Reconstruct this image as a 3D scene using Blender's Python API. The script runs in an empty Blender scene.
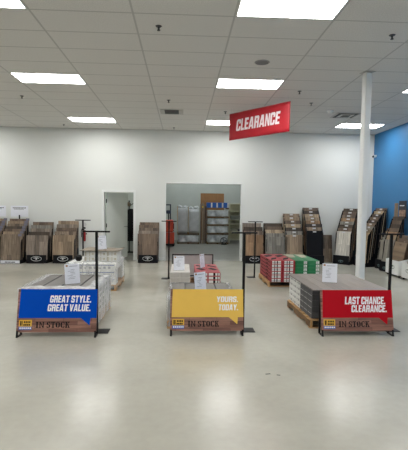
import bpy, math, random
from mathutils import Matrix, Vector
random.seed(7)
S = bpy.context.scene
COL = S.collection
PI = math.pi
# ------------------------------------------------------------------ camera
F_PX, PITCH, YAW, ROLL, PY0 = 420.8, .0656, .0508, .0126, 234.7
EYE = 1.65
cy, sy, cp, sp = math.cos(YAW), math.sin(YAW), math.cos(PITCH), math.sin(PITCH)
fw = Vector((sy*cp, cy*cp, -sp)); rt = Vector((cy, -sy, 0)); up = rt.cross(fw)
r2 = rt*math.cos(ROLL) + up*math.sin(ROLL); u2 = up*math.cos(ROLL) - rt*math.sin(ROLL)
cam = bpy.data.cameras.new('camera')
cam.sensor_width = 36; cam.sensor_fit = 'AUTO'
cam.lens = F_PX/450*36
cam.shift_y = (PY0-225)/450
cam.clip_start = .05; cam.clip_end = 200
co = bpy.data.objects.new('camera', cam); COL.objects.link(co)
m = Matrix((r2, u2, -fw)).transposed().to_4x4(); m.translation = (0, 0, EYE)
co.matrix_world = m
S.camera = co
# ------------------------------------------------------------------ world, exposure
w = bpy.data.worlds.new('world'); S.world = w; w.use_nodes = True
w.node_tree.nodes['Background'].inputs[0].default_value = (.8, .9, 1, 1)
w.node_tree.nodes['Background'].inputs[1].default_value = .3
S.view_settings.view_transform = 'Standard'; S.view_settings.look = 'None'
S.view_settings.gamma = 1; S.view_settings.use_curve_mapping = False
S.view_settings.exposure = 0.0
PANEL = 21.5            # brightness of the ceiling light panels
STOCK = 150.0           # brightness of the added, unseen stockroom strip lights

# ------------------------------------------------------------------ materials
MATS = {}
def srgb(c):
    return tuple(((v/255)/12.92 if v/255 <= .04045 else ((v/255+.055)/1.055)**2.4) for v in c)
def mat(name, col, rough=.6, metal=0, noise=0, nscale=8, bump=0, bscale=60, coat=0, spec=.5):
    if name in MATS: return MATS[name]
    M = bpy.data.materials.new(name); M.use_nodes = True
    nt = M.node_tree; b = nt.nodes['Principled BSDF']
    c = srgb(col)
    b.inputs['Base Color'].default_value = (*c, 1)
    b.inputs['Roughness'].default_value = rough
    b.inputs['Metallic'].default_value = metal
    b.inputs['Coat Weight'].default_value = coat
    b.inputs['Specular IOR Level'].default_value = spec
    tc = nt.nodes.new('ShaderNodeTexCoord')
    n = nt.nodes.new('ShaderNodeTexNoise'); n.inputs['Scale'].default_value = nscale
    n.inputs['Detail'].default_value = 4
    nt.links.new(tc.outputs['Object'], n.inputs['Vector'])
    r = nt.nodes.new('ShaderNodeValToRGB')
    k = max(noise, .015)
    r.color_ramp.elements[0].position = .3; r.color_ramp.elements[1].position = .7
    r.color_ramp.elements[0].color = (*[v*(1-k) for v in c], 1)
    r.color_ramp.elements[1].color = (*[min(1, v*(1+k)) for v in c], 1)
    nt.links.new(n.outputs[0], r.inputs[0]); nt.links.new(r.outputs[0], b.inputs['Base Color'])
    if bump:
        n2 = nt.nodes.new('ShaderNodeTexNoise'); n2.inputs['Scale'].default_value = bscale
        n2.inputs['Detail'].default_value = 3
        nt.links.new(tc.outputs['Object'], n2.inputs['Vector'])
        bp = nt.nodes.new('ShaderNodeBump'); bp.inputs['Strength'].default_value = bump
        bp.inputs['Distance'].default_value = .02
        nt.links.new(n2.outputs[0], bp.inputs['Height']); nt.links.new(bp.outputs[0], b.inputs['Normal'])
    MATS[name] = M
    return M
def wood(name, ca, cb, plank=.13, length=.9, axis='Z', rough=.5, contrast=.35, tv=1.0):
    """wood look: printed planks of two tones with grain running along axis"""
    if name in MATS: return MATS[name]
    if name.startswith('tone_'): tv = 1.18
    M = bpy.data.materials.new(name); M.use_nodes = True
    nt = M.node_tree; b = nt.nodes['Principled BSDF']; N = nt.nodes.new; L = nt.links.new
    b.inputs['Roughness'].default_value = rough
    tc = N('ShaderNodeTexCoord'); oi = N('ShaderNodeObjectInfo')
    sep = N('ShaderNodeSeparateXYZ'); L(tc.outputs['Object'], sep.inputs[0])
    along = {'X': 0, 'Y': 1, 'Z': 2}[axis]; across = {'X': 2, 'Y': 0, 'Z': 0}[axis]
    rnd = N('ShaderNodeMath'); rnd.operation = 'MULTIPLY'; rnd.inputs[1].default_value = 13.7
    L(oi.outputs['Random'], rnd.inputs[0])
    ad = N('ShaderNodeMath'); ad.operation = 'ADD'; L(sep.outputs[along], ad.inputs[0]); L(rnd.outputs[0], ad.inputs[1])
    ad2 = N('ShaderNodeMath'); ad2.operation = 'ADD'; L(sep.outputs[across], ad2.inputs[0]); L(rnd.outputs[0], ad2.inputs[1])
    cmb = N('ShaderNodeCombineXYZ'); L(ad.outputs[0], cmb.inputs[0]); L(ad2.outputs[0], cmb.inputs[1])
    br = N('ShaderNodeTexBrick'); L(cmb.outputs[0], br.inputs['Vector'])
    br.inputs['Scale'].default_value = 1; br.inputs['Brick Width'].default_value = length
    br.inputs['Row Height'].default_value = plank; br.inputs['Mortar Size'].default_value = .0015
    br.inputs['Color1'].default_value = (*[min(1, v*tv) for v in srgb(ca)], 1); br.inputs['Color2'].default_value = (*[v/tv for v in srgb(cb)], 1)
    br.inputs['Mortar'].default_value = (*[v*.45 for v in srgb(cb)], 1)
    mp = N('ShaderNodeMapping'); mp.inputs['Scale'].default_value = (3, 40, 40)
    L(cmb.outputs[0], mp.inputs[0])
    n = N('ShaderNodeTexNoise'); n.inputs['Scale'].default_value = 1.0; n.inputs['Detail'].default_value = 6
    L(mp.outputs[0], n.inputs['Vector'])
    mr = N('ShaderNodeMapRange'); mr.inputs[1].default_value = .3; mr.inputs[2].default_value = .7
    mr.inputs[3].default_value = 1-contrast; mr.inputs[4].default_value = 1+contrast
    L(n.outputs[0], mr.inputs[0])
    mx = N('ShaderNodeMix'); mx.data_type = 'RGBA'; mx.blend_type = 'MULTIPLY'; mx.inputs[0].default_value = 1
    L(br.outputs['Color'], mx.inputs[6]); L(mr.outputs[0], mx.inputs[7])
    L(mx.outputs[2], b.inputs['Base Color'])
    MATS[name] = M
    return M
def emit(name, col, s):
    if name in MATS: return MATS[name]
    M = bpy.data.materials.new(name); M.use_nodes = True
    b = M.node_tree.nodes['Principled BSDF']
    b.inputs['Base Color'].default_value = (*col, 1)
    b.inputs['Emission Color'].default_value = (*col, 1); b.inputs['Emission Strength'].default_value = s
    MATS[name] = M; return M
def film_mat(name, opac, col=(244, 245, 246), nsc=7):
    if name in MATS: return MATS[name]
    M = bpy.data.materials.new(name); M.use_nodes = True
    nt = M.node_tree; b = nt.nodes['Principled BSDF']; N = nt.nodes.new; L = nt.links.new
    b.inputs['Base Color'].default_value = (*srgb(col), 1); b.inputs['Roughness'].default_value = .18
    tc = N('ShaderNodeTexCoord'); n = N('ShaderNodeTexNoise'); n.inputs['Scale'].default_value = nsc
    n.inputs['Detail'].default_value = 3; n.inputs['Distortion'].default_value = .6
    mpf = N('ShaderNodeMapping'); mpf.inputs['Scale'].default_value = (1.6, 1.6, .45); mpf.inputs['Rotation'].default_value = (.5, .3, 0)
    L(tc.outputs['Object'], mpf.inputs[0]); L(mpf.outputs[0], n.inputs['Vector'])
    bp = N('ShaderNodeBump'); bp.inputs['Strength'].default_value = .6; bp.inputs['Distance'].default_value = .03
    L(n.outputs[0], bp.inputs['Height']); L(bp.outputs[0], b.inputs['Normal'])
    tr = N('ShaderNodeBsdfTransparent'); ms = N('ShaderNodeMixShader')
    mr = N('ShaderNodeMapRange'); mr.inputs[1].default_value = .35; mr.inputs[2].default_value = .65
    mr.inputs[3].default_value = opac-.12; mr.inputs[4].default_value = min(1, opac+.12)
    L(n.outputs[0], mr.inputs[0]); L(mr.outputs[0], ms.inputs[0])
    L(tr.outputs[0], ms.inputs[1]); L(b.outputs[0], ms.inputs[2])
    L(ms.outputs[0], nt.nodes['Material Output'].inputs[0])
    MATS[name] = M; return M
def clear_mat():
    if 'acrylic' in MATS: return MATS['acrylic']
    M = bpy.data.materials.new('acrylic'); M.use_nodes = True
    nt = M.node_tree; b = nt.nodes['Principled BSDF']
    b.inputs['Base Color'].default_value = (.9, .93, .95, 1); b.inputs['Roughness'].default_value = .05
    tr = nt.nodes.new('ShaderNodeBsdfTransparent'); ms = nt.nodes.new('ShaderNodeMixShader')
    ms.inputs[0].default_value = .22
    nt.links.new(tr.outputs[0], ms.inputs[1]); nt.links.new(b.outputs[0], ms.inputs[2])
    nt.links.new(ms.outputs[0], nt.nodes['Material Output'].inputs[0])
    MATS['acrylic'] = M; return M
def floor_mat():
    M = bpy.data.materials.new('sealed_concrete'); M.use_nodes = True
    nt = M.node_tree; b = nt.nodes['Principled BSDF']; N = nt.nodes.new; L = nt.links.new
    tc = N('ShaderNodeTexCoord')
    n = N('ShaderNodeTexNoise'); n.inputs['Scale'].default_value = .9; n.inputs['Detail'].default_value = 6
    n.inputs['Distortion'].default_value = .6
    L(tc.outputs['Object'], n.inputs['Vector'])
    r = N('ShaderNodeValToRGB'); r.color_ramp.elements[0].position = .3; r.color_ramp.elements[1].position = .72
    r.color_ramp.elements[0].color = (*srgb((165, 162, 150)), 1); r.color_ramp.elements[1].color = (*srgb((180, 177, 165)), 1)
    L(n.outputs[0], r.inputs[0])
    n3 = N('ShaderNodeTexNoise'); n3.inputs['Scale'].default_value = 14; n3.inputs['Detail'].default_value = 5
    L(tc.outputs['Object'], n3.inputs['Vector'])
    mr3 = N('ShaderNodeMapRange'); mr3.inputs[1].default_value = .25; mr3.inputs[2].default_value = .75
    mr3.inputs[3].default_value = .96; mr3.inputs[4].default_value = 1.03
    L(n3.outputs[0], mr3.inputs[0])
    mx = N('ShaderNodeMix'); mx.data_type = 'RGBA'; mx.blend_type = 'MULTIPLY'; mx.inputs[0].default_value = 1
    L(r.outputs[0], mx.inputs[6]); L(mr3.outputs[0], mx.inputs[7]); L(mx.outputs[2], b.inputs['Base Color'])
    mr = N('ShaderNodeMapRange'); mr.inputs[3].default_value = .17; mr.inputs[4].default_value = .26
    L(n.outputs[0], mr.inputs[0]); L(mr.outputs[0], b.inputs['Roughness'])
    n2 = N('ShaderNodeTexNoise'); n2.inputs['Scale'].default_value = 3; n2.inputs['Detail'].default_value = 3
    L(tc.outputs['Object'], n2.inputs['Vector'])
    bp = N('ShaderNodeBump'); bp.inputs['Strength'].default_value = .015; bp.inputs['Distance'].default_value = .02
    L(n2.outputs[0], bp.inputs['Height']); L(bp.outputs[0], b.inputs['Normal'])
    b.inputs['Specular IOR Level'].default_value = .5
    return M

WHITE = mat('white_paint', (226, 228, 226), .55)
WALLM = mat('wall_paint', (219, 221, 217), .7, noise=.02, nscale=.7, bump=.05, bscale=40)
BLUEW = mat('blue_wall_paint', (48, 116, 168), .5, noise=.03, nscale=1)
TILE = mat('ceiling_tile_mineral', (220, 218, 214), .9, noise=.1, nscale=70, bump=.3, bscale=120)
GRID = mat('grid_metal', (186, 184, 180), .6)
BLACK = mat('black_metal', (14, 14, 15), .5, spec=.25)
NAVY = mat('navy_black_board', (10, 11, 17), .6, spec=.2)
PAPER = mat('white_paper', (228, 230, 238), .6)
INK = mat('print_ink', (142, 144, 152), .7)
PALM = wood('pallet_wood', (190, 152, 104), (170, 132, 88), .5, 2, 'X', .8, .2)

# ------------------------------------------------------------------ mesh builder
class MB:
    def __init__(s): s.v = []; s.f = []
    def add(s, v, f):
        o = len(s.v); s.v += [tuple(p) for p in v]; s.f += [tuple(i+o for i in q) for q in f]; return s
    def box(s, x0, x1, y0, y1, z0, z1):
        v = [(x0,y0,z0),(x1,y0,z0),(x1,y1,z0),(x0,y1,z0),(x0,y0,z1),(x1,y0,z1),(x1,y1,z1),(x0,y1,z1)]
        return s.add(v, [(0,3,2,1),(4,5,6,7),(0,1,5,4),(1,2,6,5),(2,3,7,6),(3,0,4,7)])
    def bev(s, x0, x1, y0, y1, z0, z1, b):
        """box with chamfered edges"""
        import bmesh
        bm = bmesh.new(); mt = Matrix.Translation(((x0+x1)/2,(y0+y1)/2,(z0+z1)/2)) @ Matrix.Diagonal((x1-x0,y1-y0,z1-z0,1))
        bmesh.ops.create_cube(bm, size=1, matrix=mt)
        bmesh.ops.bevel(bm, geom=bm.edges[:], offset=b, segments=1, affect='EDGES')
        bm.verts.index_update()
        s.add([v.co[:] for v in bm.verts], [[v.index for v in f.verts] for f in bm.faces]); bm.free(); return s
    def prism(s, poly, a, b, axis='Y'):
        """poly of (p,q) extruded a..b along axis; Y: (x,z); X: (y,z); Z: (x,y)"""
        mk = {'Y': lambda p, t: (p[0], t, p[1]), 'X': lambda p, t: (t, p[0], p[1]), 'Z': lambda p, t: (p[0], p[1], t)}[axis]
        n = len(poly); v = [mk(p, a) for p in poly]+[mk(p, b) for p in poly]
        f = [tuple(range(n)), tuple(range(2*n-1, n-1, -1))]+[(i, i+n, (i+1) % n+n, (i+1) % n) for i in range(n)]
        return s.add(v, f)
    def cyl(s, p0, p1, r0, r1=None, n=16):
        r1 = r0 if r1 is None else r1
        p0, p1 = Vector(p0), Vector(p1); d = (p1-p0).normalized()
        a = d.orthogonal().normalized(); b = d.cross(a)
        v = []
        for p, r in ((p0, r0), (p1, r1)):
            v += [tuple(p+a*math.cos(2*PI*i/n)*r+b*math.sin(2*PI*i/n)*r) for i in range(n)]
        return s.add(v, [tuple(range(n-1, -1, -1)), tuple(range(n, 2*n))]+[(i, (i+1) % n, (i+1) % n+n, i+n) for i in range(n)])
    def ring(s, c, rx, rz, t, y0, y1, n=28):
        """flat elliptical ring in xz, from y0 to y1"""
        v = []
        for y in (y0, y1):
            for k in (1, 0):
                for i in range(n):
                    a = 2*PI*i/n; v.append((c[0]+(rx-t*k)*math.cos(a), y, c[1]+(rz-t*k)*math.sin(a)))
        f = []
        for i in range(n):
            j = (i+1) % n
            f += [(i, j, j+n, i+n), (i+2*n, i+3*n, j+3*n, j+2*n), (i, i+2*n, j+2*n, j), (i+n, j+n, j+3*n, i+3*n)]
        return s.add(v, f)
    def xf(s, M):
        s.v = [tuple(M @ Vector(p)) for p in s.v]; return s
    def mesh(s, name, mt):
        me = bpy.data.meshes.new(name); me.from_pydata(s.v, [], s.f); me.update()
        if mt: me.materials.append(mt)
        import bmesh
        bm = bmesh.new(); bm.from_mesh(me); bmesh.ops.recalc_face_normals(bm, faces=bm.faces[:]); bm.to_mesh(me); bm.free()
        return me
    def obj(s, name, mt, parent=None, loc=(0,0,0), rz=0):
        return link(s.mesh(name, mt), name, parent, loc, rz)
def link(me, name, parent=None, loc=(0,0,0), rz=0):
    o = bpy.data.objects.new(name, me); COL.objects.link(o); o.location = loc
    if rz: o.rotation_euler = (0, 0, rz)
    if parent is not None: o.parent = parent
    return o
def tag(o, label, cat, group=None):
    o['label'] = label; o['category'] = cat
    if group: o['group'] = group
    return o
def thing(name, label, cat, loc=(0,0,0), rz=0, group=None):
    o = bpy.data.objects.new(name, None); o.empty_display_size = .1
    COL.objects.link(o); o.location = loc; o.rotation_euler = (0, 0, rz)
    return tag(o, label, cat, group)
def struct(o): o['kind'] = 'structure'; return o
def smooth(o):
    for p in o.data.polygons: p.use_smooth = True
    return o
ORD = ['front', 'second', 'third', 'fourth', 'fifth', 'sixth', 'seventh', 'eighth', 'ninth', 'tenth']
def glyph_set():
    def B(x0, x1, y0, y1): return [(x0,y0),(x1,y0),(x1,y1),(x0,y1)]
    a = .36; v = .19; c = .12
    Lb, Rb, T_, Bt = B(0,a,0,1), B(1-a,1,0,1), B(0,1,1-v,1), B(0,1,0,v)
    tr = [(0,1-v),(1,1-v),(1,1-c),(1-c*1.4,1),(c*1.4,1),(0,1-c)]; br = [(c*1.4,0),(1-c*1.4,0),(1,c),(1,v),(0,v),(0,c)]
    l = B(0,a,v,1-v); r = B(1-a,1,v,1-v)
    return {
     'A': (1.08,[[(0,0),(.33,0),(.62,1),(.30,1)],[(1.08-.33,0),(1.08,0),(.78,1),(.46,1)],B(.25,.85,.17,.33)]),
     'C': (1,[tr,br,l,B(1-a,1,v,.38),B(1-a,1,.62,1-v)]), 'D': (1,[B(0,a,0,1),[(a,1-v),(1,1-v),(1,1-c),(1-c*1.4,1),(a,1)],[(a,0),(1-c*1.4,0),(1,c),(1,v),(a,v)],r]),
     'E': (.82,[Lb,B(a,.82,1-v,1),B(a,.82,0,v),B(a,.78,.42,.59)]), 'G': (1,[tr,br,l,B(1-a,1,v,.52),B(.52,1-a,.38,.52),B(1-a,1,.66,1-v)]),
     'H': (1,[Lb,Rb,B(a,1-a,.41,.6)]), 'L': (.8,[Lb,B(a,.8,0,v)]), 'N': (1,[B(0,.3,0,1),B(.7,1,0,1),[(.3,1),(.3,.62),(.7,0),(.7,.38)]]),
     'O': (1,[tr,br,l,r]), 'R': (1,[Lb,[(a,1-v),(1,1-v),(1,1-c),(1-c*1.4,1),(a,1)],B(1-a,1,.58,1-v),[(a,.42),(1-.08,.42),(1,.5),(1,.58),(a,.58)],B(1-a,1,0,.42)]),
     'S': (1,[tr,br,B(0,a,.52,1-v),B(1-a,1,v,.48),[(0,.52),(0,.48),(1-a,.40),(1,.48),(1,.52),(a,.60)],B(1-a,1,.68,1-v),B(0,a,v,.32)]),
     'T': (.95,[B(0,.95,1-v,1),B(.295,.655,0,1-v)]), 'U': (1,[br,B(0,a,v,1),B(1-a,1,v,1)]),
     'V': (1.05,[[(0,1),(.35,1),(.65,0),(.34,0)],[(1.05-.35,1),(1.05,1),(.71,0),(.40,0)]]),
     'Y': (1.05,[[(0,1),(.36,1),(.69,.45),(.36,.36)],[(.69,1),(1.05,1),(.69,.36),(.36,.45)],B(.345,.705,0,.42)]),
     '.': (.36,[B(0,.36,0,.2)]), ' ': (.28,[])}
def stencil_set():
    def B(x0, x1, y0, y1): return [(x0,y0),(x1,y0),(x1,y1),(x0,y1)]
    ser = lambda x0, x1: [B(x0,x1,0,.12), B(x0,x1,.88,1)]
    half = lambda m: [[(m(.44),0),(m(.44),.14),(m(.36),.2),(m(.36),.8),(m(.44),.86),(m(.44),1),(m(.2),.93),(m(0),.72),(m(0),.28),(m(.2),.07)]]
    return {'I': (.6,[B(.13,.47,0,1)]+ser(0,.6)), 'N': (1.15,[B(.1,.3,0,1),B(.85,1.05,0,1),[(.32,1),(.32,.72),(.83,0),(.83,.28)]]+ser(0,.4)[:1]+ser(.75,1.15)[1:]+[B(0,.3,.88,1)]),
     'S': (.9,[[(.42,.86),(.42,1),(.18,.94),(.02,.75),(.1,.55),(.42,.45),(.42,.62),(.32,.74)],[(.5,.14),(.5,0),(.74,.06),(.9,.25),(.82,.45),(.5,.55),(.5,.38),(.6,.26)],B(.72,.86,.66,1),B(.06,.2,0,.34),B(.5,.72,.86,1),B(.2,.42,0,.14)]),
     'T': (1,[B(.34,.66,0,1),B(0,.3,.86,1),B(.7,1,.86,1),B(0,.12,.66,.86),B(.88,1,.66,.86),B(.2,.8,0,.12)]),
     'O': (1,half(lambda x: x)+half(lambda x: 1-x)), 'C': (.95,half(lambda x: x)+[B(.52,.8,.84,1),B(.52,.8,0,.16),B(.78,.93,.64,1),B(.78,.93,.1,.3)]),
     'K': (1.1,[B(.1,.42,0,1),[(.46,.5),(.46,.36),(.86,.92),(.64,.92)],[(.52,.56),(.68,.66),(1.02,.08),(.74,.08)],B(0,.52,0,.12),B(0,.52,.88,1),B(.6,1.08,.88,1),B(.64,1.1,0,.12)]), ' ': (.5,[])}
GLYPHS, STENCIL = glyph_set(), stencil_set()
def lettering(text, x0, x1, z0, z1, y=0, depth=.003, shear=0.0, gs=None, gap=.13):
    """letters as a solid mesh in the xz plane facing -y, fitted to a box"""
    gs = gs or GLYPHS
    tot = sum(gs[c][0]+gap for c in text)-gap
    k = (x1-x0-shear*(z1-z0))/tot; cur = 0; mb = MB()
    for c in text:
        w_, polys = gs[c]
        for q, p in enumerate(polys):
            mb.prism([(x0+(cur+px)*k+shear*(z1-z0)*py, z0+py*(z1-z0)) for px, py in p], y-depth-q*.00004, y, 'Y')
        cur += w_+gap
    return mb

# ================================================================== SETTING
XL, XR, YF, YB, ZC = -9.15, 5.90, -5.14, 12.90, 3.95
struct(MB().box(XL-.15, XR+.15, YF-.15, YB+.0, -.1, 0).obj('floor', floor_mat()))
struct(MB().box(-4.2, 6.2, YB, 21.1, -.1, -.001).obj('floor_stockroom', mat('stock_concrete', (128, 127, 120), .4, noise=.12, nscale=2.5)))
# back wall with a door opening and the wide stockroom opening
DX0, DX1, DZ = -2.40, -1.48, 2.09
OX0, OX1, OZ = -.53, 1.79, 2.37
wb = MB()
wb.box(XL-.15, DX0, YB, YB+.15, 0, ZC).box(DX0, DX1, YB, YB+.15, DZ, ZC).box(DX1, OX0, YB, YB+.15, 0, ZC)
wb.box(OX0, OX1, YB, YB+.15, OZ, ZC).box(OX1, XR+.15, YB, YB+.15, 0, ZC)
struct(wb.obj('wall_back', WALLM))
struct(MB().box(XR, XR+.15, YF, YB, 0, ZC).obj('wall_right', BLUEW))
struct(MB().box(XL-.15, XL, YF, YB, 0, ZC).obj('wall_left', WALLM))
struct(MB().box(XL, XR, YF-.15, YF, 0, ZC).obj('wall_front', WALLM))
bbm = MB().box(XL, DX0-.06, YB-.012, YB, 0, .1).box(DX1+.06, OX0-.0, YB-.012, YB, 0, .1).box(OX1, XR, YB-.012, YB, 0, .1)
struct(bbm.obj('baseboard_back', WHITE))
struct(MB().box(XR-.012, XR, YF, YB-.012, 0, .1).obj('baseboard_right', WHITE))
# door frame and open leaf
fr = MB().box(DX0-.05, DX0+.02, YB-.02, YB+.16, 0, DZ+.05).box(DX1-.02, DX1+.05, YB-.02, YB+.16, 0, DZ+.05).box(DX0+.02, DX1-.02, YB-.02, YB+.16, DZ-.02, DZ+.05)
struct(fr.obj('trim_1', WHITE))
door = struct(bpy.data.objects.new('door_1', None)); COL.objects.link(door)
door.location = (DX0+.035, YB+.155, 0); door.rotation_euler = (0, 0, math.radians(50))
MB().bev(0, .86, -.045, 0, .01, DZ-.03, .004).obj('door_leaf', mat('door_paint', (208, 212, 206), .45), door)
h = MB().cyl((.79, -.1, 1.0), (.79, -.045, 1.0), .012).box(.67, .80, -.112, -.095, .99, 1.012).obj('door_handle', mat('brushed_steel', (150, 150, 148), .3, 1), door)
for z in (.3, 1.05, 1.8):
    MB().cyl((-.008, -.05, z-.06), (-.008, -.05, z+.06), .014, n=8).obj('hinge', BLACK, door)
# stockroom opening corner beads
struct(MB().box(OX0-.012, OX0+.01, YB-.006, YB+.155, 0, OZ+.01).box(OX1-.01, OX1+.012, YB-.006, YB+.155, 0, OZ+.01).box(OX0+.01, OX1-.01, YB-.006, YB+.155, OZ-.01, OZ+.01).obj('trim_2', WHITE))
# rooms behind the wall
SW = mat('stockroom_paint', (184, 187, 180), .8, noise=.04, nscale=2)
struct(MB().box(-1.30, -1.20, YB+.15, 21.0, 0, 5).obj('wall_stockroom_left', SW))
struct(MB().box(6.0, 6.1, YB+.15, 21.0, 0, 5).obj('wall_stockroom_right', SW))
struct(MB().box(-1.20, 6.0, 20.9, 21.0, 0, 5).obj('wall_stockroom_back', SW))
struct(MB().box(-1.20, 6.0, YB+.02, YB+.15, ZC, 5).obj('wall_stockroom_front', SW))
struct(MB().box(-1.30, 6.1, YB+.02, 21.0, 5, 5.1).obj('ceiling_stockroom', SW))
struct(MB().box(-4.0, -1.30, 15.6, 15.7, 0, 3).obj('wall_office_back', SW))
struct(MB().box(-4.1, -4.0, YB+.15, 15.7, 0, 3).obj('wall_office_left', SW))
struct(MB().box(-4.1, -1.30, YB+.15, 15.7, 3, 3.1).obj('ceiling_office', SW))

# ---- suspended ceiling: slab above, grid bars, each tile a piece
GX0, GY0, TW, TD = -3.056, 5.22, 1.2192, .6096
LIGHT_COLS, LIGHT_ROWS = (-3, 0, 3, 6), (-13, -7, -1, 4, 10)
VENTS = {(2, 8), (5, 8)}
ceil = struct(MB().box(XL-.15, XR+.15, YF-.15, YB+.15, ZC+.12, ZC+.22).obj('ceiling', mat('deck', (150, 150, 148), .9)))
tile_me = MB().bev(.010, TW-.010, .010, TD-.010, -.0005, .014, .003).mesh('ceiling_tile', TILE)
cols = range(-5, 8); rows = range(-17, 13)
rest = MB(); grid = MB()
for c in cols:
    for r in rows:
        x, y = GX0+c*TW, GY0+r*TD
        if c in LIGHT_COLS and r in LIGHT_ROWS: continue
        x1 = min(x+TW, XR); y1 = min(y+TD, YB)
        if r < -2:
            rest.box(x+.008, x1-.008, y+.008, y1-.008, ZC-.002, ZC+.014)
        elif x1 < x+TW-.01 or y1 < y+TD-.01:
            MB().bev(.008, x1-x-.008, .008, y1-y-.008, -.002, .014, .004).obj('ceiling_tile', TILE, ceil, (x, y, ZC))
        else:
            link(tile_me, 'ceiling_tile', ceil, (x, y, ZC))
o = rest.obj('ceiling_tiles_beyond_view', TILE, ceil); o['kind'] = 'stuff'
for c in range(-5, 8):
    x = GX0+c*TW; grid.box(x-.012, x+.012, YF, YB, ZC-.001, ZC+.002)
for r in range(-17, 13):
    y = GY0+r*TD; grid.box(XL, XR, y-.012, y+.012, ZC-.0005, ZC+.0025)
grid.box(XR-.02, XR, YF, YB, ZC-.006, ZC+.002).box(XL, XR, YB-.02, YB, ZC-.006, ZC+.002)
grid.obj('ceiling_grid', GRID, ceil)
LM = emit('light_diffuser', (1.0, .995, .98), PANEL)
names = {(-1): 'at the top edge of the photo', 4: 'in the middle row', 10: 'in the row nearest the back wall', -7: 'behind the camera', -13: 'far behind the camera'}
cn = {-3: 'far left', 0: 'left', 3: 'centre', 6: 'right'}
for c in LIGHT_COLS:
    for r in LIGHT_ROWS:
        t = thing('ceiling_light', f'white rectangular ceiling light panel, {cn[c]} column, {names[r]}', 'ceiling light',
                  (GX0+c*TW, GY0+r*TD, ZC), 0, 'recessed ceiling light panels')
        MB().box(.012, TW-.012, .012, .03, -.006, .03).box(.012, TW-.012, TD-.03, TD-.012, -.006, .03).box(.012, .03, .03, TD-.03, -.006, .03).box(TW-.03, TW-.012, .03, TD-.03, -.006, .03).obj('frame', WHITE, t)
        MB().box(.03, TW-.03, .03, TD-.03, 0, .012).obj('diffuser', LM, t)
# sprinklers
spr = [(-.33,5.56,'left of centre at the top'),(-.33,9.30,'above the left slot vent'),(-.28,12.46,'beyond the left vent, by the back wall'),
       (-3.42,9.25,'at the far left between two light panels'),(-3.40,12.32,'far left by the back wall beside a light'),(2.74,5.59,'at the top right'),
       (2.78,9.24,'left of the white column'),(2.27,8.34,'above the right end of the red banner'),(1.0,10.26,'at the left top of the red banner')]
chrome = mat('dark_chrome', (70, 70, 72), .35, .8)
for x, y, d in spr:
    t = thing('sprinkler_head', f'small dark sprinkler head on the ceiling {d}', 'sprinkler', (x, y, ZC), 0, 'ceiling sprinkler heads')
    s_ = .85 if y < 10.3 else .7
    MB().cyl((0,0,-.012*s_),(0,0,-.003),.04*s_,.05*s_).obj('escutcheon', chrome, t)
    MB().cyl((0,0,-.06*s_),(0,0,-.012*s_),.014*s_,n=8).obj('body', chrome, t)
    MB().cyl((0,0,-.068*s_),(0,0,-.06*s_),.025*s_,n=10).obj('deflector', chrome, t)
# slot vent and square vent
t = thing('ceiling_vent', 'long dark slot air vent in the ceiling left of centre', 'vent', (-.29, 10.41, ZC))
MB().box(-.28,.28,-.25,-.23,-.012,-.003).box(-.28,.28,.23,.25,-.012,-.003).box(-.28,-.24,-.23,.23,-.012,-.003).box(.24,.28,-.23,.23,-.012,-.003).obj('frame', GRID, t)
MB().box(-.24,.24,-.23,.23,-.0045,-.003).obj('backing', BLACK, t)
sm = MB().box(-.24,.24,-.012,.012,-.012,-.005).mesh('slat', mat('vent_grey', (96, 96, 94), .6))
for k in range(6): link(sm, 'slat', t, (0, -.18+.072*k, 0))
MB().box(-.24,-.17,-.22,.22,-.013,-.0121).box(.17,.24,-.22,.22,-.013,-.0121).obj('end_cap', GRID, t)
t = thing('ceiling_vent', 'square stepped air diffuser in the ceiling left of the white column', 'vent', (3.98, 10.36, ZC))
for k, (a, mtl) in enumerate([(.30, GRID), (.24, BLACK), (.17, GRID), (.10, BLACK)]):
    MB().box(-a, a, -a, a, -.006-.006*k, -.003-.006*k).obj(['frame', 'recess', 'ring', 'core'][k], mtl, t)
t = thing('ceiling_speaker', 'round flush speaker grille in a ceiling tile left of the right light', 'speaker', (1.23, 6.77, ZC))
MB().cyl((0,0,-.012),(0,0,-.003),.11,.12,28).obj('rim', mat('speaker_rim', (150,150,150), .6), t)
MB().cyl((0,0,-.016),(0,0,-.012),.098,n=28).obj('grille', mat('speaker_grille', (128,128,130), .7, noise=.25, nscale=120), t)
t = thing('smoke_detector', 'small white round detector on the ceiling beside the square vent', 'smoke detector', (3.45, 9.94, ZC))
MB().cyl((0,0,-.02),(0,0,-.003),.08,.085,20).obj('base', WHITE, t); MB().cyl((0,0,-.05),(0,0,-.02),.045,.065,20).obj('sensor', WHITE, t)
t = thing('ceiling_cover_plate', 'pale round cover plate on the ceiling behind the middle light panel', 'cover plate', (1.56, 7.55, ZC))
MB().cyl((0,0,-.014),(0,0,-.003),.1,.11,20).obj('plate', TILE, t)
# white steel column
cm = mat('column_paint', (222, 224, 222), .45)
t = thing('support_column', 'white square steel column from floor to ceiling at right', 'column', (3.08, 7.10, 0), math.radians(12))
MB().bev(-.06,.06,-.06,.06,.012,ZC-.012,.014).obj('shaft', cm, t)
MB().box(-.11,.11,-.11,.11,0,.012).obj('base_plate', cm, t)
MB().box(-.09,.09,-.09,.09,ZC-.012,ZC-.003).obj('ceiling_collar', GRID, t)
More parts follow.
